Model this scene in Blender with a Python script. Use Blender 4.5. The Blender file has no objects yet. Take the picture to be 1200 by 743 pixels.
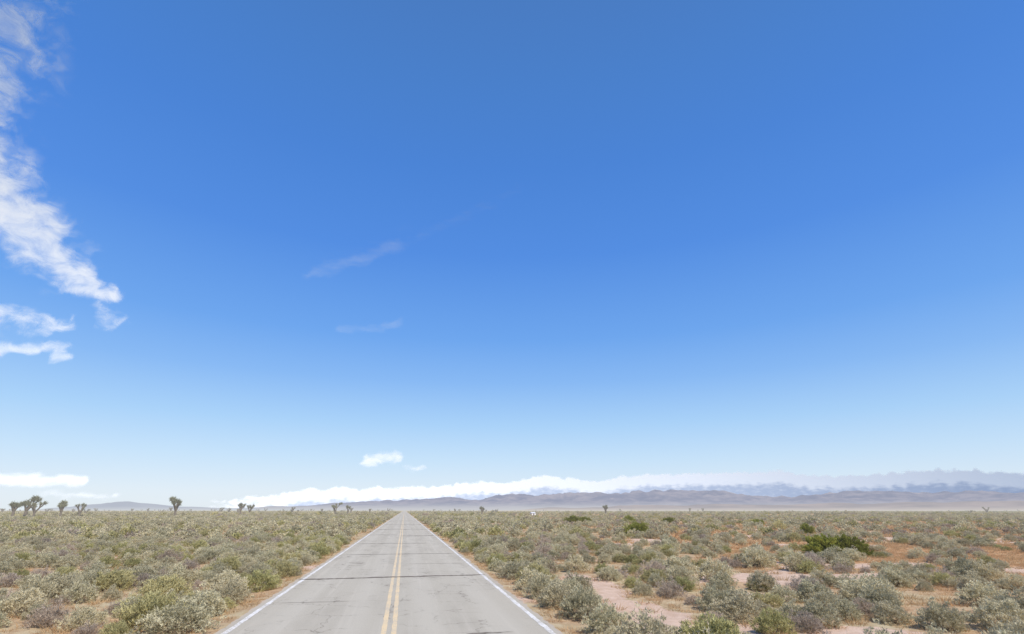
import bpy, math, random
import numpy as np
from mathutils import Vector, noise, Matrix

random.seed(7); rng=np.random.default_rng(7)
scene=bpy.context.scene
scene.view_settings.view_transform='Standard'
scene.view_settings.look='None'
scene.view_settings.exposure=0
RC=-0.15      # road centre line x
HALF=3.49     # centre to edge line
HZ=(0.64,0.65,0.65)

def n3(x,y,z=0.0): return noise.noise(Vector((x,y,z)))
def sstep(a,b,x):
    t=max(0.0,min(1.0,(x-a)/(b-a))); return t*t*(3-2*t)

# ------------------------------------------------------------ materials
class NT:
    def __init__(s,name):
        s.m=bpy.data.materials.new(name); s.m.use_nodes=True
        s.m.cycles.emission_sampling='NONE'
        s.t=s.m.node_tree; s.t.nodes.clear()
    def n(s,typ,**kw):
        nd=s.t.nodes.new(typ)
        for k,v in kw.items():
            if k.startswith('i_'):
                key=k[2:]; key=int(key) if key.isdigit() else key.replace('_',' ')
                if isinstance(v,bpy.types.NodeSocket): s.t.links.new(v,nd.inputs[key])
                else: nd.inputs[key].default_value=v
            else: setattr(nd,k,v)
        return nd
    def math(s,op,a,b=0.0,c=0.0,clamp=False):
        nd=s.t.nodes.new('ShaderNodeMath'); nd.operation=op; nd.use_clamp=clamp
        for i,v in enumerate((a,b,c)):
            if isinstance(v,bpy.types.NodeSocket): s.t.links.new(v,nd.inputs[i])
            else: nd.inputs[i].default_value=v
        return nd.outputs[0]
    def mix(s,f,a,b,blend='MIX'):
        nd=s.t.nodes.new('ShaderNodeMix'); nd.data_type='RGBA'; nd.blend_type=blend
        for i,v in ((0,f),(6,a),(7,b)):
            if isinstance(v,bpy.types.NodeSocket): s.t.links.new(v,nd.inputs[i])
            else:
                if i: v=(v[0],v[1],v[2],1)
                nd.inputs[i].default_value=v
        return nd.outputs[2]
    def noise(s,vec,scale,detail=4,rough=0.6,dist=0.0):
        nd=s.n('ShaderNodeTexNoise',i_Scale=scale,i_Detail=detail,i_Roughness=rough,i_Distortion=dist)
        if vec is not None: s.t.links.new(vec,nd.inputs['Vector'])
        return nd.outputs[0]
    def ramp(s,f,a,b):
        nd=s.t.nodes.new('ShaderNodeMapRange'); nd.interpolation_type='SMOOTHSTEP'
        s.t.links.new(f,nd.inputs[0]); nd.inputs[1].default_value=a; nd.inputs[2].default_value=b
        return nd.outputs[0]
    def scalev(s,vec,v):
        nd=s.t.nodes.new('ShaderNodeVectorMath'); nd.operation='MULTIPLY'
        s.t.links.new(vec,nd.inputs[0]); nd.inputs[1].default_value=v
        return nd.outputs[0]
    def attr(s,name):
        nd=s.t.nodes.new('ShaderNodeAttribute'); nd.attribute_name=name; return nd.outputs['Fac']
    def pos(s): return s.t.nodes.new('ShaderNodeNewGeometry').outputs['Position']
    def out(s,sh): 
        o=s.t.nodes.new('ShaderNodeOutputMaterial'); s.t.links.new(sh,o.inputs[0]); return s.m
    def haze(s,sh,L,col=HZ,mx=1.0):  # painted aerial haze: glowing colour mixed in by distance from origin
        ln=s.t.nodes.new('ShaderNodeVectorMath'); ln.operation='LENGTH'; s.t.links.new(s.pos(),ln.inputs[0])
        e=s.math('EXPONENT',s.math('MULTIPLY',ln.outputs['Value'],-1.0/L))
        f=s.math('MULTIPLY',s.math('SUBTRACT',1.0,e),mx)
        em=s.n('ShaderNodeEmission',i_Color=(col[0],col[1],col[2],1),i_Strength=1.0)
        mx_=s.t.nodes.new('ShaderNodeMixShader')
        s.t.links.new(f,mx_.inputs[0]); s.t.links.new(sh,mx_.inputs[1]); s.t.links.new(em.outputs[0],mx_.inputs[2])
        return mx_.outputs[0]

def leaf_material(name,dark,light,var,trans=0.3,haze=2300):
    g=NT(name)
    oi=g.t.nodes.new('ShaderNodeObjectInfo').outputs['Random']
    c=g.mix(g.attr('tint'),dark,light)
    c=g.mix(g.math('MULTIPLY',oi,0.5),c,var)
    r2=g.math('FRACT',g.math('MULTIPLY',oi,17.31))
    hs=g.n('ShaderNodeHueSaturation',i_Value=g.math('MULTIPLY_ADD',r2,0.35,0.82),i_Color=c)
    d=g.n('ShaderNodeBsdfDiffuse',i_Color=hs.outputs[0]); t=g.n('ShaderNodeBsdfTranslucent',i_Color=hs.outputs[0])
    m=g.n('ShaderNodeMixShader',i_0=trans); g.t.links.new(d.outputs[0],m.inputs[1]); g.t.links.new(t.outputs[0],m.inputs[2])
    sh=m.outputs[0]
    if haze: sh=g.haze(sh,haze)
    return g.out(sh)
def plain_material(name,a,b,scale=20,rough=0.9,haze=None):
    g=NT(name)
    tc=g.t.nodes.new('ShaderNodeTexCoord').outputs['Object']
    c=g.mix(g.noise(tc,scale,4),a,b)
    p=g.n('ShaderNodeBsdfPrincipled',i_Base_Color=c,i_Roughness=rough)
    sh=p.outputs[0]
    if haze: sh=g.haze(sh,haze)
    return g.out(sh)

M_sage=leaf_material('sage_leaf',(0.365,0.33,0.20),(0.73,0.665,0.445),(0.66,0.56,0.37))
M_green=leaf_material('rabbitbrush_leaf',(0.30,0.285,0.11),(0.63,0.575,0.28),(0.64,0.54,0.30))
M_dead=leaf_material('dry_shrub_twig',(0.32,0.26,0.20),(0.66,0.55,0.44),(0.52,0.40,0.28))
M_straw=leaf_material('dry_grass_blade',(0.42,0.23,0.10),(0.74,0.50,0.27),(0.60,0.47,0.27))
M_creo=leaf_material('creosote_leaf',(0.14,0.15,0.025),(0.44,0.44,0.09),(0.36,0.34,0.09))
M_stem=plain_material('shrub_stem',(0.20,0.15,0.10),(0.34,0.26,0.19))
M_bark=plain_material('joshua_bark',(0.12,0.095,0.07),(0.24,0.19,0.14),6,haze=1500)
M_josh=leaf_material('joshua_leaf',(0.12,0.125,0.06),(0.35,0.34,0.17),(0.30,0.28,0.15),haze=1100)

# ------------------------------------------------------------ mesh helpers
def mesh_from(name,verts,faces,mats,midx=None,tint=None,smooth=False):
    me=bpy.data.meshes.new(name)
    me.from_pydata(verts,[],faces)
    for m in mats: me.materials.append(m)
    if midx is not None: me.polygons.foreach_set('material_index',np.asarray(midx,dtype=np.int32))
    if tint is not None:
        a=me.attributes.new('tint','FLOAT','POINT'); a.data.foreach_set('value',np.asarray(tint,dtype=np.float32))
    if smooth: me.polygons.foreach_set('use_smooth',[True]*len(me.polygons))
    me.update(); return me
def add_obj(name,me,loc=(0,0,0),parent=None,coll=None):
    o=bpy.data.objects.new(name,me); o.location=loc
    (coll or scene.collection).objects.link(o)
    if parent: o.parent=parent
    return o

def norm(v): return v/np.maximum(np.linalg.norm(v,axis=-1,keepdims=True),1e-9)

def build_bush(name,seed,ntips,per,L,W,height,matleaf,spread=0.5,upbias=0.5,lump=2.4,stems=40,inner=0.55):
    r=np.random.default_rng(seed)
    V=[];F=[];MI=[];T=[]
    vi=0
    tips=[]
    for i in range(ntips):
        ph=r.uniform(0,2*math.pi); z=r.uniform(0.0,1.0)**0.85
        q=math.sqrt(max(0,1-z*z))
        d=np.array([math.cos(ph)*q,math.sin(ph)*q,z])
        lp=noise.noise(Vector((d[0]*lump+seed*3.1,d[1]*lump,d[2]*lump)))
        lp2=noise.noise(Vector((d[0]*6+seed,d[1]*6+9,d[2]*6)))
        rad=spread*(0.86+0.42*lp+0.22*lp2)*(inner+(1-inner)*r.uniform(0,1)**0.5)
        p=np.array([d[0]*rad,d[1]*rad,0.02+d[2]*rad*height/spread])
        tips.append((p,d,lp))
    for (p,d,lp) in tips:
        n=per
        base=p+r.normal(0,0.022,(n,3))
        dr=norm(d*0.55+np.array([0,0,upbias])+r.normal(0,0.5,(n,3)))
        side=norm(np.cross(dr,r.normal(0,1,(n,3))))
        l=L*r.uniform(0.6,1.3,(n,1)); w=W*r.uniform(0.7,1.3,(n,1))
        a=base-side*w; b=base+side*w; c=base+dr*l
        tb=min(1,max(0,0.45+0.5*lp+r.normal(0,0.2)))
        for k in range(n):
            V+= [a[k],b[k],c[k]]; F.append((vi,vi+1,vi+2)); MI.append(0); vi+=3
            tt=min(1,max(0,tb+r.normal(0,0.15))); T+=[tt*0.8,tt*0.8,tt]
    for i in range(stems):
        p=tips[r.integers(len(tips))][0]*0.92
        b0=np.array([r.normal(0,0.04),r.normal(0,0.04),-0.03])
        s=norm(np.cross(p-b0,r.normal(0,1,3)))*0.008
        V+=[b0-s,b0+s,p]; F.append((vi,vi+1,vi+2)); MI.append(1); vi+=3; T+=[.5]*3
    V=np.array(V); V[:,2]=np.maximum(V[:,2],-0.04)
    return mesh_from(name,V.tolist(),F,[matleaf,M_stem],MI,T)

def build_tuft(name,seed,n,h,matleaf,w=0.006):
    r=np.random.default_rng(seed); V=[];F=[];T=[]
    for i in range(n):
        ph=r.uniform(0,6.283); rr=0.22*r.uniform(0,1)**0.6
        b=np.array([math.cos(ph)*rr,math.sin(ph)*rr,-0.01])
        d=norm(np.array([math.cos(ph)*0.5,math.sin(ph)*0.5,1.0])+r.normal(0,0.35,3))
        s=norm(np.cross(d,r.normal(0,1,3)))*w
        c=b+d*h*r.uniform(0.4,1.2); k=len(V)
        V+=[b-s,b+s,c]; F.append((k,k+1,k+2)); t=r.uniform(0,1); T+=[t*.6,t*.6,t]
    return mesh_from(name,[v.tolist() for v in V],F,[matleaf],None,T)

def make_collection(name,meshes):
    c=bpy.data.collections.new(name)
    for i,me in enumerate(meshes):
        o=bpy.data.objects.new(me.name,me); c.objects.link(o)
    return c

def instancer(name,coll,pts,rots,scales,kinds):
    me=bpy.data.meshes.new(name); me.from_pydata(pts,[],[])
    a=me.attributes.new('i_rot','FLOAT_VECTOR','POINT'); a.data.foreach_set('vector',np.asarray(rots,dtype=np.float32).ravel())
    a=me.attributes.new('i_scale','FLOAT_VECTOR','POINT'); a.data.foreach_set('vector',np.asarray(scales,dtype=np.float32).ravel())
    a=me.attributes.new('i_kind','INT','POINT'); a.data.foreach_set('value',np.asarray(kinds,dtype=np.int32))
    o=add_obj(name,me)
    ng=bpy.data.node_groups.new(name+'_scatter','GeometryNodeTree')
    ng.interface.new_socket('Geometry',in_out='INPUT',socket_type='NodeSocketGeometry')
    ng.interface.new_socket('Geometry',in_out='OUTPUT',socket_type='NodeSocketGeometry')
    N=ng.nodes; L=ng.links
    gi=N.new('NodeGroupInput'); go=N.new('NodeGroupOutput')
    ci=N.new('GeometryNodeCollectionInfo'); ci.inputs['Collection'].default_value=coll
    ci.inputs['Separate Children'].default_value=True; ci.inputs['Reset Children'].default_value=True
    ip=N.new('GeometryNodeInstanceOnPoints'); ip.inputs['Pick Instance'].default_value=True
    def na(nm,dt):
        x=N.new('GeometryNodeInputNamedAttribute'); x.data_type=dt; x.inputs['Name'].default_value=nm
        return x.outputs['Attribute']
    L.new(gi.outputs[0],ip.inputs['Points']); L.new(ci.outputs[0],ip.inputs['Instance'])
    L.new(na('i_kind','INT'),ip.inputs['Instance Index'])
    L.new(na('i_rot','FLOAT_VECTOR'),ip.inputs['Rotation'])
    L.new(na('i_scale','FLOAT_VECTOR'),ip.inputs['Scale'])
    L.new(ip.outputs[0],go.inputs[0])
    md=o.modifiers.new('scatter','NODES'); md.node_group=ng
    return o

# ------------------------------------------------------------ terrain functions
def gz(x,y):
    r=abs(x-RC)-3.9
    if r<=0: return -0.03
    k=sstep(0,3.0,r)
    z=-0.03+k*(0.10*n3(x/7.0,y/7.0,3.3)+0.05*n3(x/1.7,y/1.7,8.1)+0.02)
    z-=0.04*sstep(0,0.6,r)*(1-sstep(0.6,2.5,r))
    return z
BARE=[ # x,y,rx,ry  sandy openings
 (6.2,14.0,1.0,4.5),(6.8,20,0.9,3.5),(7.4,10.5,1.7,2.4),(10.0,11.0,1.6,1.2),(-14.5,27,4.5,2.0),(-13.5,20.5,2.2,1.1),(-8.2,13.4,1.5,1.0),
 (17.5,19.5,3.5,1.3),(22,23.5,5,1.4),(-24,30,4,1.5),(13.5,25,2.4,1.4),(11,16.0,1.8,.9),(-6.4,12.3,1.0,1.0)]
def bare(x,y):
    b=0.0
    for (cx,cy,rx,ry) in BARE:
        dx=(x-cx)/rx; dy=(y-cy)/ry
        if abs(dx)<1.6 and abs(dy)<1.6:
            d=math.sqrt(dx*dx+dy*dy)+0.45*n3(x*0.9,y*0.9,1.0)
            b=max(b,1-sstep(0.65,1.15,d))
    v=n3(x/6.0,y/4.5,21.0)+0.5*n3(x/2.0,y/2.0,4.0)+(0.05 if x>4 else 0)
    b=max(b,sstep(0.32,0.52,v)*0.9)
    return b
def rust(x,y):
    s=sstep(5,24,x-0.12*y)
    v=0.5+0.9*n3(x/17.0,y/13.0,55.0)+0.4*n3(x/4.5,y/4.5,11.0)
    return max(0,min(1,(0.12+1.05*s)*v*1.6))

# ------------------------------------------------------------ ground
def build_ground():
    n=500
    u=np.linspace(-1,1,n)
    b=9.6; a=40000/math.sinh(b)
    xs=a*np.sinh(b*u)+RC
    ys=a*np.sinh(b*u)+12
    X,Y=np.meshgrid(xs,ys)
    X=X.ravel();Y=Y.ravel()
    Z=np.full(X.shape,-0.03); B=np.zeros(X.shape); R=np.zeros(X.shape)
    for i in range(len(X)):
        x=X[i];y=Y[i]
        if abs(x)<600 and -100<y<1200:
            Z[i]=gz(x,y); 
            if abs(x)<160 and -20<y<200: B[i]=bare(x,y)
            R[i]=rust(x,y)
        else: 
            Z[i]=-0.03; R[i]=0.75 if x>60 else 0.3
    idx=np.arange(n*n).reshape(n,n)
    F=np.stack([idx[:-1,:-1],idx[:-1,1:],idx[1:,1:],idx[1:,:-1]],-1).reshape(-1,4)
    me=bpy.data.meshes.new('desert_ground')
    me.vertices.add(n*n); me.vertices.foreach_set('co',np.stack([X,Y,Z],-1).astype(np.float32).ravel())
    me.loops.add(F.size); me.loops.foreach_set('vertex_index',F.ravel().astype(np.int32))
    me.polygons.add(len(F)); me.polygons.foreach_set('loop_start',(np.arange(len(F))*4).astype(np.int32))
    me.update(calc_edges=True); me.validate()
    me.polygons.foreach_set('use_smooth',[True]*len(me.polygons))
    for nm,arr in (('bare',B),('rust',R)):
        at=me.attributes.new(nm,'FLOAT','POINT'); at.data.foreach_set('value',arr.astype(np.float32))
    g=NT('desert_soil'); P=g.pos()
    big=g.noise(P,0.35,6,0.6); mid=g.noise(P,2.2,6,0.65); fine=g.noise(P,28,5,0.7); grit=g.noise(P,120,2,0.7)
    sand=g.mix(g.ramp(mid,0.3,0.7),(0.52,0.36,0.255),(0.66,0.49,0.37))
    litter=g.mix(g.ramp(mid,0.35,0.65),(0.37,0.24,0.14),(0.54,0.40,0.25))
    rustc=g.mix(g.ramp(big,0.3,0.7),(0.46,0.24,0.115),(0.56,0.35,0.19))
    greenish=g.mix(g.ramp(mid,0.3,0.7),(0.40,0.32,0.18),(0.52,0.44,0.28))
    base=g.mix(g.ramp(g.math('ADD',big,g.math('MULTIPLY',mid,0.4)),0.55,0.85),litter,greenish)
    base=g.mix(g.attr('rust'),base,rustc)
    bm=g.ramp(g.math('ADD',g.attr('bare'),g.math('MULTIPLY',g.math('SUBTRACT',mid,0.5),0.9)),0.25,0.55)
    c=g.mix(bm,base,sand)
    c=g.mix(g.math('MULTIPLY',g.ramp(fine,0.52,0.75),0.55),c,(0.25,0.165,0.10))
    c=g.mix(g.math('MULTIPLY',g.ramp(grit,0.55,0.8),0.4),c,(0.66,0.55,0.44))
    ln=g.t.nodes.new('ShaderNodeVectorMath'); ln.operation='LENGTH'; g.t.links.new(P,ln.inputs[0])
    far=g.ramp(ln.outputs['Value'],150,900)
    fm=g.noise(g.scalev(P,(0.004,0.0016,0.004)),1.0,5,0.6)
    fc=g.mix(g.ramp(fm,0.38,0.62),(0.42,0.38,0.25),(0.54,0.40,0.27))
    c=g.mix(far,c,fc)
    bmp=g.n('ShaderNodeBump',i_Strength=0.7,i_Distance=0.05,i_Height=g.math('ADD',mid,g.math('MULTIPLY',fine,0.5)))
    p=g.n('ShaderNodeBsdfDiffuse',i_Color=c,i_Normal=bmp.outputs[0])
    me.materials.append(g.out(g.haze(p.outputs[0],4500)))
    add_obj('desert_ground',me)
build_ground()

# ------------------------------------------------------------ road
def strip(name,x0,x1,z,ys,mat,jit=0.0,parent=None,jf=1.3):
    V=[];F=[]
    for y in ys:
        fade=1.0 if y<200 else 0.0
        j0=jit*fade*(n3(y*jf,1.7,x0)+0.5*n3(y*jf*3.7,4.2,x0)); j1=jit*fade*(n3(y*jf,7.7,x1)+0.5*n3(y*jf*3.7,9.2,x1))
        V+=[(x0+j0,y,z),(x1+j1,y,z)]
    for i in range(len(ys)-1): F.append((2*i,2*i+1,2*i+3,2*i+2))
    me=mesh_from(name,V,F,[mat]); return add_obj(name,me,parent=parent)
ysr=list(np.arange(-30,90,0.12))+list(np.arange(90,400,2.0))+[400,600,1000,2000,4000,8000]
g=NT('weathered_asphalt'); P=g.pos()
sx=g.t.nodes.new('ShaderNodeSeparateXYZ'); g.t.links.new(P,sx.inputs[0])
agg=g.noise(P,75,3,0.8); agg2=g.noise(P,190,2,0.8); blotch=g.noise(g.scalev(P,(1.0,0.25,1)),0.9,5,0.6); st=g.noise(g.scalev(P,(3.2,0.06,1)),1.0,4,0.6)
c=g.mix(g.ramp(agg,0.3,0.7),(0.365,0.325,0.255),(0.535,0.48,0.38))
c=g.mix(g.math('MULTIPLY',g.ramp(agg2,0.55,0.8),0.5),c,(0.62,0.56,0.455))
c=g.mix(g.math('MULTIPLY',g.ramp(blotch,0.42,0.75),0.5),c,(0.35,0.31,0.245))
c=g.mix(g.math('MULTIPLY',g.ramp(st,0.5,0.75),0.35),c,(0.60,0.54,0.44))
ax=g.math('ABSOLUTE',g.math('SUBTRACT',sx.outputs[0],RC))
wp=g.math('ABSOLUTE',g.math('SUBTRACT',g.math('ABSOLUTE',g.math('SUBTRACT',ax,1.75)),0.85))
c=g.mix(g.math('MULTIPLY',g.math('SUBTRACT',1.0,g.ramp(wp,0.1,0.5)),0.22),c,(0.57,0.52,0.425))
dn=g.noise(P,5,4,0.7)
c=g.mix(g.ramp(g.math('ADD',ax,g.math('MULTIPLY',g.math('SUBTRACT',dn,0.5),0.6)),3.55,3.9),c,(0.52,0.40,0.29))
vo=g.n('ShaderNodeTexVoronoi',feature='DISTANCE_TO_EDGE',i_Scale=0.75)
wv=g.t.nodes.new('ShaderNodeVectorMath'); wv.operation='ADD'; g.t.links.new(P,wv.inputs[0])
nc=g.n('ShaderNodeTexNoise',i_Scale=2.5,i_Detail=4.0); g.t.links.new(P,nc.inputs['Vector']); 
g.t.links.new(g.scalev(nc.outputs[1],(0.7,0.7,0)),wv.inputs[1]); g.t.links.new(wv.outputs[0],vo.inputs['Vector'])
cr=g.math('SUBTRACT',1.0,g.ramp(vo.outputs['Distance'],0.004,0.018))
cr=g.math('MULTIPLY',cr,g.math('MULTIPLY',g.ramp(blotch,0.42,0.6),0.6))
c=g.mix(cr,c,(0.15,0.125,0.10))
bp=g.n('ShaderNodeBump',i_Strength=0.4,i_Distance=0.01,i_Height=agg)
p=g.n('ShaderNodeBsdfPrincipled',i_Base_Color=c,i_Roughness=0.95,i_Normal=bp.outputs[0]); p.inputs['Specular IOR Level'].default_value=0.1
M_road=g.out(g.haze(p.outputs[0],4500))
road=strip('asphalt_road',RC-3.72,RC+3.72,0.0,ysr,M_road,jit=0.10)

def paint(name,col,lo=0.82,hi=1.05,under=(0.46,0.41,0.33),base=0.0):
    g=NT(name); P=g.pos()
    w=g.ramp(g.math('ADD',g.noise(P,16,5,0.75),g.math('MULTIPLY',g.noise(P,1.3,3),0.5)),lo,hi)
    w=g.math('MULTIPLY_ADD',w,1-base,base)
    c=g.mix(w,col,under)
    p=g.n('ShaderNodeBsdfPrincipled',i_Base_Color=c,i_Roughness=0.8)
    return g.out(g.haze(p.outputs[0],4500))
M_white=paint('white_road_paint',(0.86,0.83,0.78),0.62,0.93,base=0.14)
M_yel=paint('yellow_road_paint',(0.83,0.60,0.30),0.62,1.0,base=0.24)
M_seal=plain_material('crack_tar',(0.11,0.085,0.065),(0.24,0.19,0.14),9)
ysl=list(np.arange(-30,90,0.2))+list(np.arange(90,400,4.0))+[400,600,1000,2000,4000]
strip('edge_line_west',RC-HALF-0.06,RC-HALF+0.06,0.004,ysl,M_white,0.02,road,3)
strip('edge_line_east',RC+HALF-0.06,RC+HALF+0.06,0.004,ysl,M_white,0.02,road,3)
strip('centre_line_west',RC-0.17,RC-0.06,0.004,ysl,M_yel,0.014,road,3)
strip('centre_line_east',RC+0.05,RC+0.16,0.004,ysl,M_yel,0.014,road,3)
def crack(y,xa,xb,w,seed,z=0.008,slope=0.0):
    V=[];F=[]; xs=np.arange(xa,xb,0.06)
    for i,x in enumerate(xs):
        c=y+slope*(x-RC)+0.10*n3(x*0.8,seed,0)+0.05*n3(x*4,seed,2)
        ww=w*(0.6+0.5*n3(x*2.3,seed,5)+0.4*n3(x*9,seed,7))
        ww=max(0.006,ww*min(1,(i+1)/8,(len(xs)-i)/8))
        V+=[(x,c-ww/2,z),(x,c+ww/2,z)]
    for i in range(len(xs)-1): F.append((2*i,2*i+2,2*i+3,2*i+1))
    return V,F
CV=[];CF=[]
for (y,xa,xb,w,s) in [(23.3,-3.85,3.5,0.38,1),(12.75,1.5,2.55,0.18,2),(35,-3.3,3.3,0.20,3),(46,-3.6,2.0,0.34,4),(59,-0.2,3.5,1.1,5),(62,-3.5,-.5,0.4,9),(79,-3.6,3.4,0.9,6),(105,-3.6,3.4,1.3,7),(140,-3.6,3.4,1.8,8),(17.6,-3.5,-1.2,0.045,12),(28.6,0.3,3.4,0.08,13)]:
    V,F=crack(y,xa,xb,w,s*7.7,slope=0.03 if s==1 else -0.02); k=len(CV); CV+=V; CF+=[tuple(a+k for a in f) for f in F]
add_obj('crack_seal',mesh_from('crack_seal',CV,CF,[M_seal]),parent=road)

# ------------------------------------------------------------ shrubs
near=[]
for i in range(5): near.append(build_bush('bush_a%d'%i,11+i,380,16,0.048,0.0095,0.62,M_sage))
for i in range(2): near.append(build_bush('bush_b%d'%i,31+i,380,16,0.056,0.009,0.60,M_green,upbias=0.8))
for i in range(2): near.append(build_bush('bush_c%d'%i,41+i,260,13,0.075,0.006,0.55,M_dead,upbias=0.6,inner=0.4,stems=90))
for i in range(4): near.append(build_bush('bush_d%d'%i,51+i,110,5,0.11,0.042,0.60,M_sage if i<3 else M_green,stems=3))
near.append(build_bush('bush_e0',61,90,5,0.11,0.034,0.55,M_dead,stems=3))
C_b=make_collection('shrub_kinds',near)   # 0-4 sage,5-6 green,7-8 dead,9-11 far sage,12 far green,13 far dead

PT=[];RO=[];SC=[];KI=[]
def put(x,y,w,h,kind):
    PT.append((x,y,gz(x,y)-0.01 if abs(x)<600 else -0.03)); RO.append((random.uniform(-.06,.06),random.uniform(-.06,.06),random.uniform(0,6.28)))
    SC.append((w,w*random.uniform(.88,1.12),h)); KI.append(kind)
hand=[(4.75,10.6,1.7,1.15,0),(5.9,10.2,1.6,1.1,5),(4.55,12.4,1.2,.95,1),(4.6,14.2,1.35,1.15,1),(4.45,15.8,1.3,1.1,2),(4.4,17.4,1.2,1.15,0),(4.5,19.0,1.4,1.1,3),(5.2,17.0,1.0,.9,4),(4.9,20.6,1.5,1.2,5),
 (4.6,22.5,1.5,1.1,2),(8.2,16.4,1.0,.9,7),(8.4,13.2,1.35,1.0,3),(11.0,12.7,.85,.8,0),(11.6,19.5,1.6,1.2,4),(9.8,20.8,1.4,1.1,8),(7.6,24,1.3,1.1,1),(13.2,14.3,1.7,1.1,2),(14.2,15.2,1.6,1.1,0),(12.9,16.4,1.3,1.0,8),(16,13.3,1.4,1.0,1),
 (-6.8,18.7,1.6,1.15,5),(-4.75,14.3,1.5,1.1,0),(-5.7,15.2,1.5,1.15,6),(-5.0,16.4,1.4,1.0,2),(-7.9,15.4,1.0,.85,7),(-10.7,15.0,1.3,1.05,3),(-9.5,17,1.2,1,1),(-11.9,17.1,1.2,1.1,8),(-4.9,18.3,1.4,1.05,4),(-4.7,21,1.3,1.1,5),(-5.6,20,1.4,1.1,1)]
for (x,y,w,h,k) in hand: put(x,y,w,h,k)
hx=[(a[0],a[1],a[2]) for a in hand]
def scatter(y0,y1,sp,lod,wmin,wmax):
    y=y0
    while y<y1:
        x=-1.25*y-14; xe=2.1*y+14
        while x<xe:
            px=x+random.uniform(-.5,.5)*sp; py=y+random.uniform(-.5,.5)*sp; x+=sp
            r=abs(px-RC)
            w=random.uniform(wmin,wmax)*(0.72+0.5*random.random()**2)
            if r<3.80+w*0.44: 
                continue
            edge=1-sstep(4.5,8,r)
            cl=n3(px/5.5,py/5.5,77)+0.35*n3(px/1.9,py/1.9,31)
            ru=rust(px,py)
            pr=0.66+0.16*(px<0)+0.60*cl+0.40*edge-0.48*ru*(px>4)
            if lod<2: pr*=1-0.97*bare(px,py)
            if random.random()>pr: continue
            if lod==0 and any((px-a)**2+(py-b)**2<(0.42*(w+c))**2 for a,b,c in hx): continue
            t=random.random()+0.25*n3(px/9,py/9,99)
            green=0.19+0.15*edge
            if lod==0: k=random.randint(5,6) if t<green else (random.randint(7,8) if t>0.87 else random.randint(0,4))
            else: k=12 if t<green else (13 if t>0.87 else random.randint(9,11))
            put(px,py,w,w*random.uniform(.66,.95),k)
        y+=sp
scatter(3,52,0.86,0,0.70,1.35)
scatter(52,220,1.6,1,1.1,1.8)
scatter(220,800,5.0,2,2.2,3.4)
instancer('sagebrush',C_b,PT,RO,SC,KI)
print('bushes',len(PT))

tufts=[build_tuft('tuft_a%d'%i,71+i,60,0.26,M_straw) for i in range(3)]+[build_tuft('tuft_b0',81,24,0.30,M_straw,0.022)]
C_t=make_collection('grass_kinds',tufts)
PT=[];RO=[];SC=[];KI=[]
def tufts_sc(y0,y1,sp,k0,s0,s1):
    y=y0
    while y<y1:
        x=-1.25*y-14; xe=2.1*y+14
        while x<xe:
            px=x+random.uniform(-.5,.5)*sp; py=y+random.uniform(-.5,.5)*sp; x+=sp
            if abs(px-RC)<3.72+0.12*random.random(): continue
            pr=(0.45+0.5*rust(px,py)+0.4*n3(px/2.5,py/2.5,5)+(0.35 if abs(px-RC)<4.4 else 0))*(1-0.85*bare(px,py))
            if random.random()>pr: continue
            s=random.uniform(s0,s1)
            if abs(px-RC)<3.95: s*=0.6
            PT.append((px,py,gz(px,py))); RO.append((0,0,random.uniform(0,6.28)))
            SC.append((s*1.2,s*1.2,s*random.uniform(.4,1))); KI.append(random.randint(0,2) if k0==0 else 3)
        y+=sp
tufts_sc(4,38,0.42,0,0.5,1.1)
tufts_sc(38,110,1.2,3,1.1,1.8)
instancer('dry_grass',C_t,PT,RO,SC,KI)
print('tufts',len(PT))

# creosote bushes (individual, dark green)
creo=[build_bush('creosote_mesh%d'%i,91+i,520,14,0.10,0.013,0.85,M_creo,spread=0.62,upbias=0.9,lump=3.2,inner=0.5,stems=70) for i in range(2)]
for i,(x,y,w,h) in enumerate([(25.0,29.6,2.0,1.25),(26.4,29.2,2.2,1.2),(24.9,56.2,2.6,1.35),(37.0,118,3.6,1.5),(40.2,119,3.0,1.3),(44.3,54.5,1.5,1.2),(53,104,2.6,1.3),(46,108,2.6,1.5),(62,88,2.2,1.2)]):
    o=add_obj('creosote_bush',creo[i%2],(x,y,gz(x,y)-0.03)); o.scale=(w,w*.9,h*1.1); o.rotation_euler=(0,0,i*1.3)

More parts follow.
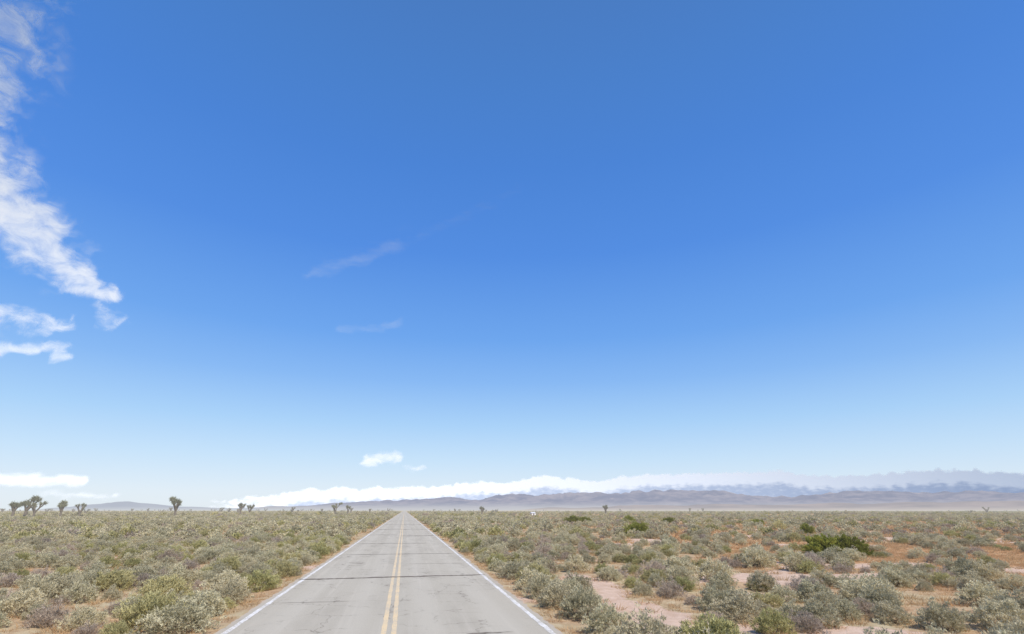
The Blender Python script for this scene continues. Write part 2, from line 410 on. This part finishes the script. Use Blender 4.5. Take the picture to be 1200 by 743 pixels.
# ------------------------------------------------------------ joshua trees
def joshua(name,seed,H,depth=4,nleaf=60,thick=1.0,dense=1.0):
    r=random.Random(seed); V=[];F=[];MI=[];T=[]
    def tube(p0,p1,r0,r1,n=6):
        d=(p1-p0).normalized(); a=d.orthogonal().normalized(); b=d.cross(a); k=len(V)
        for (p,rr) in ((p0,r0),((p0+p1)/2,(r0+r1)/2*r.uniform(.92,1.1)),(p1,r1)):
            for i in range(n):
                t=2*math.pi*i/n; V.append(tuple(p+(a*math.cos(t)+b*math.sin(t))*rr)); T.append(.5)
        for s in range(2):
            for i in range(n):
                j=(i+1)%n; F.append((k+s*n+i,k+s*n+j,k+(s+1)*n+j,k+(s+1)*n+i)); MI.append(1)
    def leaf(p,d,l,w,t):
        s=d.orthogonal().normalized(); s=(Matrix.Rotation(r.uniform(0,6.28),3,d)@s)*w; k=len(V)
        V.extend([tuple(p-s),tuple(p+s),tuple(p+d*l)]); F.append((k,k+1,k+2)); MI.append(0); T.extend([t,t,t])
    def tuft(p,d,R):
        for i in range(int(nleaf*dense)):
            v=Vector((r.gauss(0,1),r.gauss(0,1),r.gauss(0,1))).normalized(); v=(v+d*0.55).normalized()
            leaf(p+v*R*0.15-d*R*r.uniform(0,.8),v,R*r.uniform(.7,1.1),R*0.075,r.random())
    def grow(p,d,l,rad,dep):
        q=p+d*l; tube(p,q,rad,rad*0.82)
        if dep<depth:
            for i in range(int(10*dense)):
                v=Vector((r.gauss(0,1),r.gauss(0,1),-.6)).normalized()
                leaf(p+(q-p)*r.random(),v,H*.045,H*.006,r.random()*.4)
        if dep==0: tuft(q,d,H*0.085); return
        nb=r.choice([2,2,3]) 
        if dep==depth: nb=3
        a0=r.uniform(0,6.28)
        for i in range(nb):
            ang=a0+i*6.28/nb+r.uniform(-.5,.5); sp=r.uniform(.3,.8)
            nd=(d+Vector((math.cos(ang)*sp,math.sin(ang)*sp,r.uniform(.0,.5)))).normalized()
            dd=dep-1 if r.random()<.7 or dep==1 else max(0,dep-2)
            grow(q,nd,l*r.uniform(.5,.85) if dep<depth else H*r.uniform(.12,.22),rad*0.72,dd)
    grow(Vector((0,0,-.1)),Vector((r.uniform(-.08,.08),r.uniform(-.08,.08),1)).normalized(),H*0.24,H*0.042*thick,depth)
    mz=max(v[2] for v in V); s=H/mz; V=[(v[0]*s,v[1]*s,v[2]*s) for v in V]
    return mesh_from(name,V,F,[M_josh,M_bark],MI,T)
JT=[(-70,188,7.0,3,4),(-113,192,7.2,5,4),(-118,195,5.6,8,3),(-110.0,191,5.6,9,3),(-111,206,6.2,13,4),(-105,205,5.2,14,3),
    (-67.5,248,6.0,21,4),(-64.5,249,5.4,22,3),(-30,254,6.3,31,4),(-24.6,253,5.2,35,3),(34,242,4.6,41,3),(93,244,5.4,43,3)]
for (x,y,h,s,dp) in JT:
    add_obj('joshua_tree',joshua('joshua_tree_mesh',s,h,dp,45),(x,y,-0.05))
far=[joshua('far_joshua_%d'%i,101+i,1.0,2 if i<2 else 3,12,1.3) for i in range(3)]
C_j=make_collection('distant_joshua_kinds',far)
PT=[];RO=[];SC=[];KI=[]
for i in range(420):
    az=math.radians(random.uniform(-48,60)); 
    if az>math.radians(10) and random.random()<0.8: continue
    D=random.uniform(380,1500); x=D*math.sin(az); y=D*math.cos(az)
    if abs(x-RC)<14: continue
    h=random.uniform(2.4,5.6)
    PT.append((x,y,-0.05)); RO.append((0,0,random.uniform(0,6.28))); SC.append((h*1.1,h*1.1,h)); KI.append(random.randint(0,2))
instancer('distant_joshua_trees',C_j,PT,RO,SC,KI)

# ------------------------------------------------------------ small white shed far off by the road
def shed():
    e=bpy.data.objects.new('white_shed',None); scene.collection.objects.link(e); e.location=(58,246,0); e.rotation_euler=(0,0,.4)
    mw=plain_material('white_siding',(0.78,0.78,0.76),(0.85,0.85,0.83),3); mr=plain_material('shed_roof',(0.5,0.5,0.5),(0.6,0.6,0.6),3); md=plain_material('shed_door',(0.2,0.2,0.2),(0.25,0.25,0.25),3)
    w,d,h=1.1,0.9,1.3
    V=[(-w,-d,0),(w,-d,0),(w,d,0),(-w,d,0),(-w,-d,h),(w,-d,h),(w,d,h),(-w,d,h),(-w,0,h+.4),(w,0,h+.4)]
    add_obj('walls',mesh_from('walls',V,[(0,1,5,4),(1,2,6,9,5),(2,3,7,6),(3,0,4,8,7)],[mw]),parent=e)
    V=[(-w-.1,-d-.15,h-.05),(w+.1,-d-.15,h-.05),(w+.1,0,h+.44),(-w-.1,0,h+.44),(w+.1,d+.15,h-.05),(-w-.1,d+.15,h-.05)]
    add_obj('roof',mesh_from('roof',V,[(0,1,2,3),(3,2,4,5)],[mr]),parent=e)
    V=[(-.4,-d-.01,0.02),(.4,-d-.01,0.02),(.4,-d-.01,1.2),(-.4,-d-.01,1.2)]
    add_obj('door',mesh_from('door',V,[(0,1,2,3)],[md]),parent=e)
shed()

# ------------------------------------------------------------ mountains
def lerp_prof(P,x):
    if x<=P[0][0]: return P[0][1]
    for (a,b),(c,d) in zip(P,P[1:]):
        if x<=c: return b+(d-b)*sstep(0,1,(x-a)/(c-a))*1.0
    return P[-1][1]
def mountain(name,prof,D0,D1,naz,nr,amp,mat,seed,mul=1.0):
    a0=prof[0][0]; a1=prof[-1][0]; V=[];F=[]
    for i in range(naz):
        az=a0+(a1-a0)*i/(naz-1); h=mul*lerp_prof(prof,az)*(D0+0.6*(D1-D0)); A=math.radians(az)
        for j in range(nr):
            t=j/(nr-1); D=D0+(D1-D0)*t; x=D*math.sin(A); y=D*math.cos(A)
            s=t/0.6 if t<.6 else 1-0.8*(t-.6)/.4
            rd=1-abs(noise.noise(Vector((x/1500,y/1500,seed))))*2
            rd2=1-abs(noise.noise(Vector((x/520,y/520,seed+5))))*2
            rd3=noise.noise(Vector((x/190,y/190,seed+9)))
            z=h*(s**1.25)*(1-amp+amp*(0.55*rd+0.32*rd2+0.13*rd3+0.25))-6
            V.append((x,y,z))
    for i in range(naz-1):
        for j in range(nr-1):
            k=i*nr+j; F.append((k,k+1,k+nr+1,k+nr))
    me=mesh_from(name,V,F,[mat],smooth=False); add_obj(name,me)
def mtn_mat(name,ca,cb,hz,amount,low,hlow):  # rock colour with haze painted in as emission, thicker toward the base
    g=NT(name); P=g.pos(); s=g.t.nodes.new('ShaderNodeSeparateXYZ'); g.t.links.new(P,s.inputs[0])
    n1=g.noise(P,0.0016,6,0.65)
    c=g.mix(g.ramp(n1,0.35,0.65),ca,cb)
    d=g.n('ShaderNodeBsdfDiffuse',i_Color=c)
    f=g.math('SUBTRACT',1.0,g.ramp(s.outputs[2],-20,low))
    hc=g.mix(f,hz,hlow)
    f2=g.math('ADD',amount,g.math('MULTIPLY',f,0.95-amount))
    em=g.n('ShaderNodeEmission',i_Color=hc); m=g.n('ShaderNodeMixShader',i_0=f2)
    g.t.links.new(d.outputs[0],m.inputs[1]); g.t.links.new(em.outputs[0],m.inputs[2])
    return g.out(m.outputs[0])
MP=[(-20,0.0),(-15,.004),(-12,.007),(-2.3,.0165),(7.5,.0235),(12,.028),(15.6,.031),(20.1,.030),(23,.033),(26.2,.0365),(31,.030),(36.4,.025),(43.5,.027),(49.7,.0245),(54.8,.024),(62,.025),(75,.02),(90,0.0)]
mountain('mountain_range',MP,13000,21000,700,60,0.42,mtn_mat('hazed_mountain_rock',(0.12,0.10,0.11),(0.36,0.28,0.23),(0.41,0.46,0.60),0.64,260,(0.62,0.63,0.66)),3.0,1.08)
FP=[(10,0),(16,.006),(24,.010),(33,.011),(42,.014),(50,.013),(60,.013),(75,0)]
mountain('foothills',FP,9500,12500,500,40,0.5,mtn_mat('hazed_foothill_rock',(0.18,0.14,0.11),(0.38,0.28,0.20),(0.50,0.50,0.56),0.66,70,(0.66,0.62,0.59)),13.0)
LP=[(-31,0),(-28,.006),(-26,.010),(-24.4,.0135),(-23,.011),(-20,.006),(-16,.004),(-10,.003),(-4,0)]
mountain('distant_hill',LP,13000,16000,240,30,0.35,mtn_mat('hazed_hill_rock',(0.20,0.16,0.15),(0.32,0.26,0.22),(0.52,0.58,0.68),0.78,90,(0.66,0.69,0.72)),23.0)

# ------------------------------------------------------------ clouds (sheets on a 30 km shell)
def cloud_mat(name,stretch,scale,k,lo,hi,amax,shade=(0.62,0.68,0.78),white=(0.84,0.84,0.84),detail=8,dist=0.4,k2=0.5,shn=0.7,g2=0.3):
    g=NT(name)
    u=g.t.nodes.new('ShaderNodeUVMap').outputs[0]     # uv = azimuth / elevation in degrees
    mp=g.n('ShaderNodeMapping',i_Rotation=(0,0,stretch[2]),i_Scale=(stretch[0],stretch[1],1)); g.t.links.new(u,mp.inputs[0])
    n=g.noise(mp.outputs[0],scale,detail,0.65,dist)
    nb=g.noise(mp.outputs[0],scale*0.28,3,0.5,0.2)
    n2=g.noise(mp.outputs[0],scale*1.6,5,0.55,0.3)
    a=g.math('ADD',g.attr('cloud_cover'),g.math('MULTIPLY',g.math('SUBTRACT',n,0.5),k))
    a=g.math('ADD',a,g.math('MULTIPLY',g.math('SUBTRACT',nb,0.5),k2))
    al=g.math('MULTIPLY',g.ramp(a,lo,hi),amax)
    al=g.math('MULTIPLY',al,g.ramp(g.attr('cloud_cover'),0.02,g2))
    sh=g.ramp(g.math('ADD',g.attr('cloud_shade'),g.math('MULTIPLY',g.math('SUBTRACT',n2,0.5),shn)),0.2,0.8)
    c=g.mix(sh,white,shade)  # shade tone painted into the cloud colour
    d=g.n('ShaderNodeBsdfDiffuse',i_Color=c); t=g.n('ShaderNodeBsdfTransparent')
    m=g.t.nodes.new('ShaderNodeMixShader'); g.t.links.new(al,m.inputs[0]); g.t.links.new(t.outputs[0],m.inputs[1]); g.t.links.new(d.outputs[0],m.inputs[2])
    return g.out(m.outputs[0])
def cloud(name,az0,az1,el0,el1,step,dens,shade,mat,R=30000):
    na=int((az1-az0)/step)+1; ne=int((el1-el0)/step)+1
    V=[];F=[];D=[];S=[];UV=[]
    for i in range(na):
        az=az0+(az1-az0)*i/(na-1)
        for j in range(ne):
            el=el0+(el1-el0)*j/(ne-1); A=math.radians(az);E=math.radians(el)
            V.append((R*math.cos(E)*math.sin(A),R*math.cos(E)*math.cos(A),R*math.sin(E)))
            D.append(dens(az,el)); S.append(shade(az,el)); UV.append((az,el))
    for i in range(na-1):
        for j in range(ne-1):
            k=i*ne+j
            if max(D[k],D[k+1],D[k+ne],D[k+ne+1])<0.015: continue
            F.append((k,k+ne,k+ne+1,k+1))
    me=mesh_from(name,V,F,[mat],smooth=True)
    for nm,arr in (('cloud_cover',D),('cloud_shade',S)):
        at=me.attributes.new(nm,'FLOAT','POINT'); at.data.foreach_set('value',np.asarray(arr,dtype=np.float32))
    uvl=me.uv_layers.new(name='UVMap'); li=np.zeros(len(me.loops),dtype=np.int32); me.loops.foreach_get('vertex_index',li)
    uvl.data.foreach_set('uv',np.asarray(UV,dtype=np.float32)[li].ravel())
    o=add_obj(name,me); return o
def segdens(segs,wa=0.8,wf=0.5):
    def f(az,el):
        m=0
        az+=wa*n3(az*wf,el*wf,1.0)+0.4*wa*n3(az*wf*3,el*wf*3,2.0)
        el+=wa*0.8*n3(az*wf,el*wf,5.0)+0.35*wa*n3(az*wf*3,el*wf*3,6.0)
        for (a0,e0,a1,e1,w0,w1,s) in segs:
            dx=a1-a0;dy=e1-e0; t=max(0,min(1,((az-a0)*dx+(el-e0)*dy)/(dx*dx+dy*dy)))
            d=math.hypot(az-a0-dx*t,el-e0-dy*t); w=w0+(w1-w0)*t
            m=max(m,s*math.exp(-(d/w)**2))
        return m
    return f
BP=[(-17,1.0),(-14,1.4),(-8.5,2.1),(-3,2.2),(1,2.35),(7.5,2.75),(11,2.9),(14.7,3.45),(17,3.2),(20,2.9),(22.5,3.2),(25.5,3.5),(33,3.5),(38,3.55),(40.5,3.0),(43.5,2.95),(47,3.15),(50,3.2),(54.8,2.75),(62,2.6),(80,2.0)]
def bank_d(az,el):
    top=lerp_prof(BP,az)+0.26*n3(az*0.55,3.0)+0.22*n3(az*1.6,8.0)+0.08*n3(az*4,1.0)
    e=sstep(-21,-4,az)
    d=(1-sstep(top-0.45,top+0.30,el))*(0.35+0.65*e)*sstep(-21,-15,az)
    return d*(1.0+0.15*sstep(-5,14,az)-0.12*sstep(40,50,az))
def bank_s(az,el):  # mask for the painted grey shade on the bank's underside
    top=lerp_prof(BP,az)+0.26*n3(az*0.55,3.0)+0.22*n3(az*1.6,8.0)
    s=0.85*(1-sstep(top-1.6,top-0.55,el))
    s+=0.06*sstep(39,46,az)
    return s*0.85
M_bank=cloud_mat('cumulus_bank',(0.42,1.0,0),2.2,1.45,0.20,0.78,0.97,shade=(0.52,0.58,0.69),white=(0.92,0.92,0.92),k2=0.5,shn=0.9)
cloud('cloud_bank',-21,82,0.2,4.6,0.10,bank_d,bank_s,M_bank)
zero=lambda a,e:0.1
M_c1=cloud_mat('altocumulus',(1.0,1.5,0.5),0.42,1.95,0.12,1.35,0.93,shade=(0.66,0.70,0.76),white=(0.88,0.88,0.88),dist=0.6,k2=0.9,g2=0.45)
cloud('wispy_cloud',-60,-22,10,48,0.2,segdens([(-44,41,-41.5,34,4.4,3.8,.62),(-41.5,33,-40,27,2.9,2.4,.62),(-43,29,-38.5,22.8,4.0,3.0,.95),(-38.5,23.2,-33.5,20.3,3.0,1.9,1.05),(-33.5,19.4,-29.8,17.9,1.3,.9,1.0),(-39,14.6,-32,14.7,1.0,.7,.75),(-39,12.7,-31,12.3,.9,.6,.75),(-30,16.4,-28,15.9,.6,.5,.45)],1.3),zero,M_c1)
M_c2=cloud_mat('small_cumulus',(0.6,1.4,0),1.0,1.6,0.12,1.1,0.9,shade=(0.6,0.66,0.74),white=(0.88,0.88,0.88),k2=0.6,g2=0.5)
cloud('small_cloud',-8,5.5,3.0,6.8,0.06,segdens([(-4.2,4.8,-1.0,5.4,.55,.6,.85),(-.3,4.2,2,4.2,.4,.3,.5),(-7,3.4,-5,3.3,.3,.2,.2)],.35,.8),zero,M_c2)
cloud('small_cloud',-42,-22,0.6,3.8,0.06,segdens([(-40,2.25,-27.6,2.3,.6,.45,1.05),(-30,1.2,-25,1.1,.4,.3,.45)],.3,.7),zero,M_c2)
M_c3=cloud_mat('cirrus',(0.7,2.2,-0.42),0.8,1.1,0.2,1.3,0.20,shade=(0.8,0.83,0.87),k2=0.8,g2=0.6)
cloud('cirrus_streak',-19,17,11,40,0.2,segdens([(-12.5,23.5,-3,28,.8,1.0,.75),(-3,28,12,35,1.0,.8,.42),(-8.5,18.1,-2,19.5,.5,.6,.75),(-12,24.5,-2,30,1.2,1.2,.3)],.7,.4),zero,M_c3)

# ------------------------------------------------------------ light
SUN_EL=52; SUN_AZ=152   # degrees, clockwise from +Y
w=bpy.data.worlds.new('World'); scene.world=w; w.use_nodes=True
nt=w.node_tree; bg=nt.nodes['Background']
STR=0.12
sky=nt.nodes.new('ShaderNodeTexSky'); sky.sky_type='NISHITA'; sky.sun_disc=False
sky.sun_elevation=math.radians(SUN_EL); sky.sun_rotation=math.radians(SUN_AZ)
sky.altitude=700; sky.air_density=1.0; sky.dust_density=0.6; sky.ozone_density=1.5
tc=nt.nodes.new('ShaderNodeTexCoord'); sp=nt.nodes.new('ShaderNodeSeparateXYZ'); nt.links.new(tc.outputs['Generated'],sp.inputs[0])
cr=nt.nodes.new('ShaderNodeValToRGB'); nt.links.new(sp.outputs[2],cr.inputs[0])
stops=[(0.0,(.76,.84,.92)),(.03,(.74,.84,.95)),(.087,(.58,.77,.97)),(.15,(.41,.66,.97)),(.23,(.25,.50,.94)),(.31,(.155,.395,.90)),(.46,(.086,.28,.81)),(.6,(.068,.24,.72)),(.71,(.066,.225,.64)),(.79,(.066,.21,.58)),(1.0,(.05,.175,.49))]
el=cr.color_ramp.elements
while len(el)>1: el.remove(el[-1])
el[0].position=0; el[0].color=(*stops[0][1],1)
for p_,c_ in stops[1:]:
    e=el.new(p_); e.color=(*c_,1)
ml=nt.nodes.new('ShaderNodeVectorMath'); ml.operation='SCALE'; ml.inputs['Scale'].default_value=1.0/STR
nt.links.new(cr.outputs[0],ml.inputs[0])
mxn=nt.nodes.new('ShaderNodeMix'); mxn.data_type='RGBA'; mxn.inputs[0].default_value=0.88
nt.links.new(sky.outputs[0],mxn.inputs[6]); nt.links.new(ml.outputs[0],mxn.inputs[7])
nt.links.new(mxn.outputs[2],bg.inputs['Color'])
bg.inputs['Strength'].default_value=STR
sd=bpy.data.lights.new('sun','SUN'); sd.energy=4.6; sd.angle=math.radians(0.53); sd.color=(1.0,0.94,0.86)
so=bpy.data.objects.new('sun',sd); scene.collection.objects.link(so)
d=Vector((math.sin(math.radians(SUN_AZ))*math.cos(math.radians(SUN_EL)),math.cos(math.radians(SUN_AZ))*math.cos(math.radians(SUN_EL)),math.sin(math.radians(SUN_EL))))
so.rotation_euler=d.to_track_quat('Z','Y').to_euler(); so.location=(0,0,50)

# ------------------------------------------------------------ camera
cd=bpy.data.cameras.new('camera'); cd.sensor_width=36; cd.lens=18.0; cd.clip_end=150000; cd.clip_start=0.1
co=bpy.data.objects.new('camera',cd); scene.collection.objects.link(co)
co.location=(0,0,2.5)
co.rotation_euler=(math.radians(90+20.68),0,math.radians(-11.12))
scene.camera=co
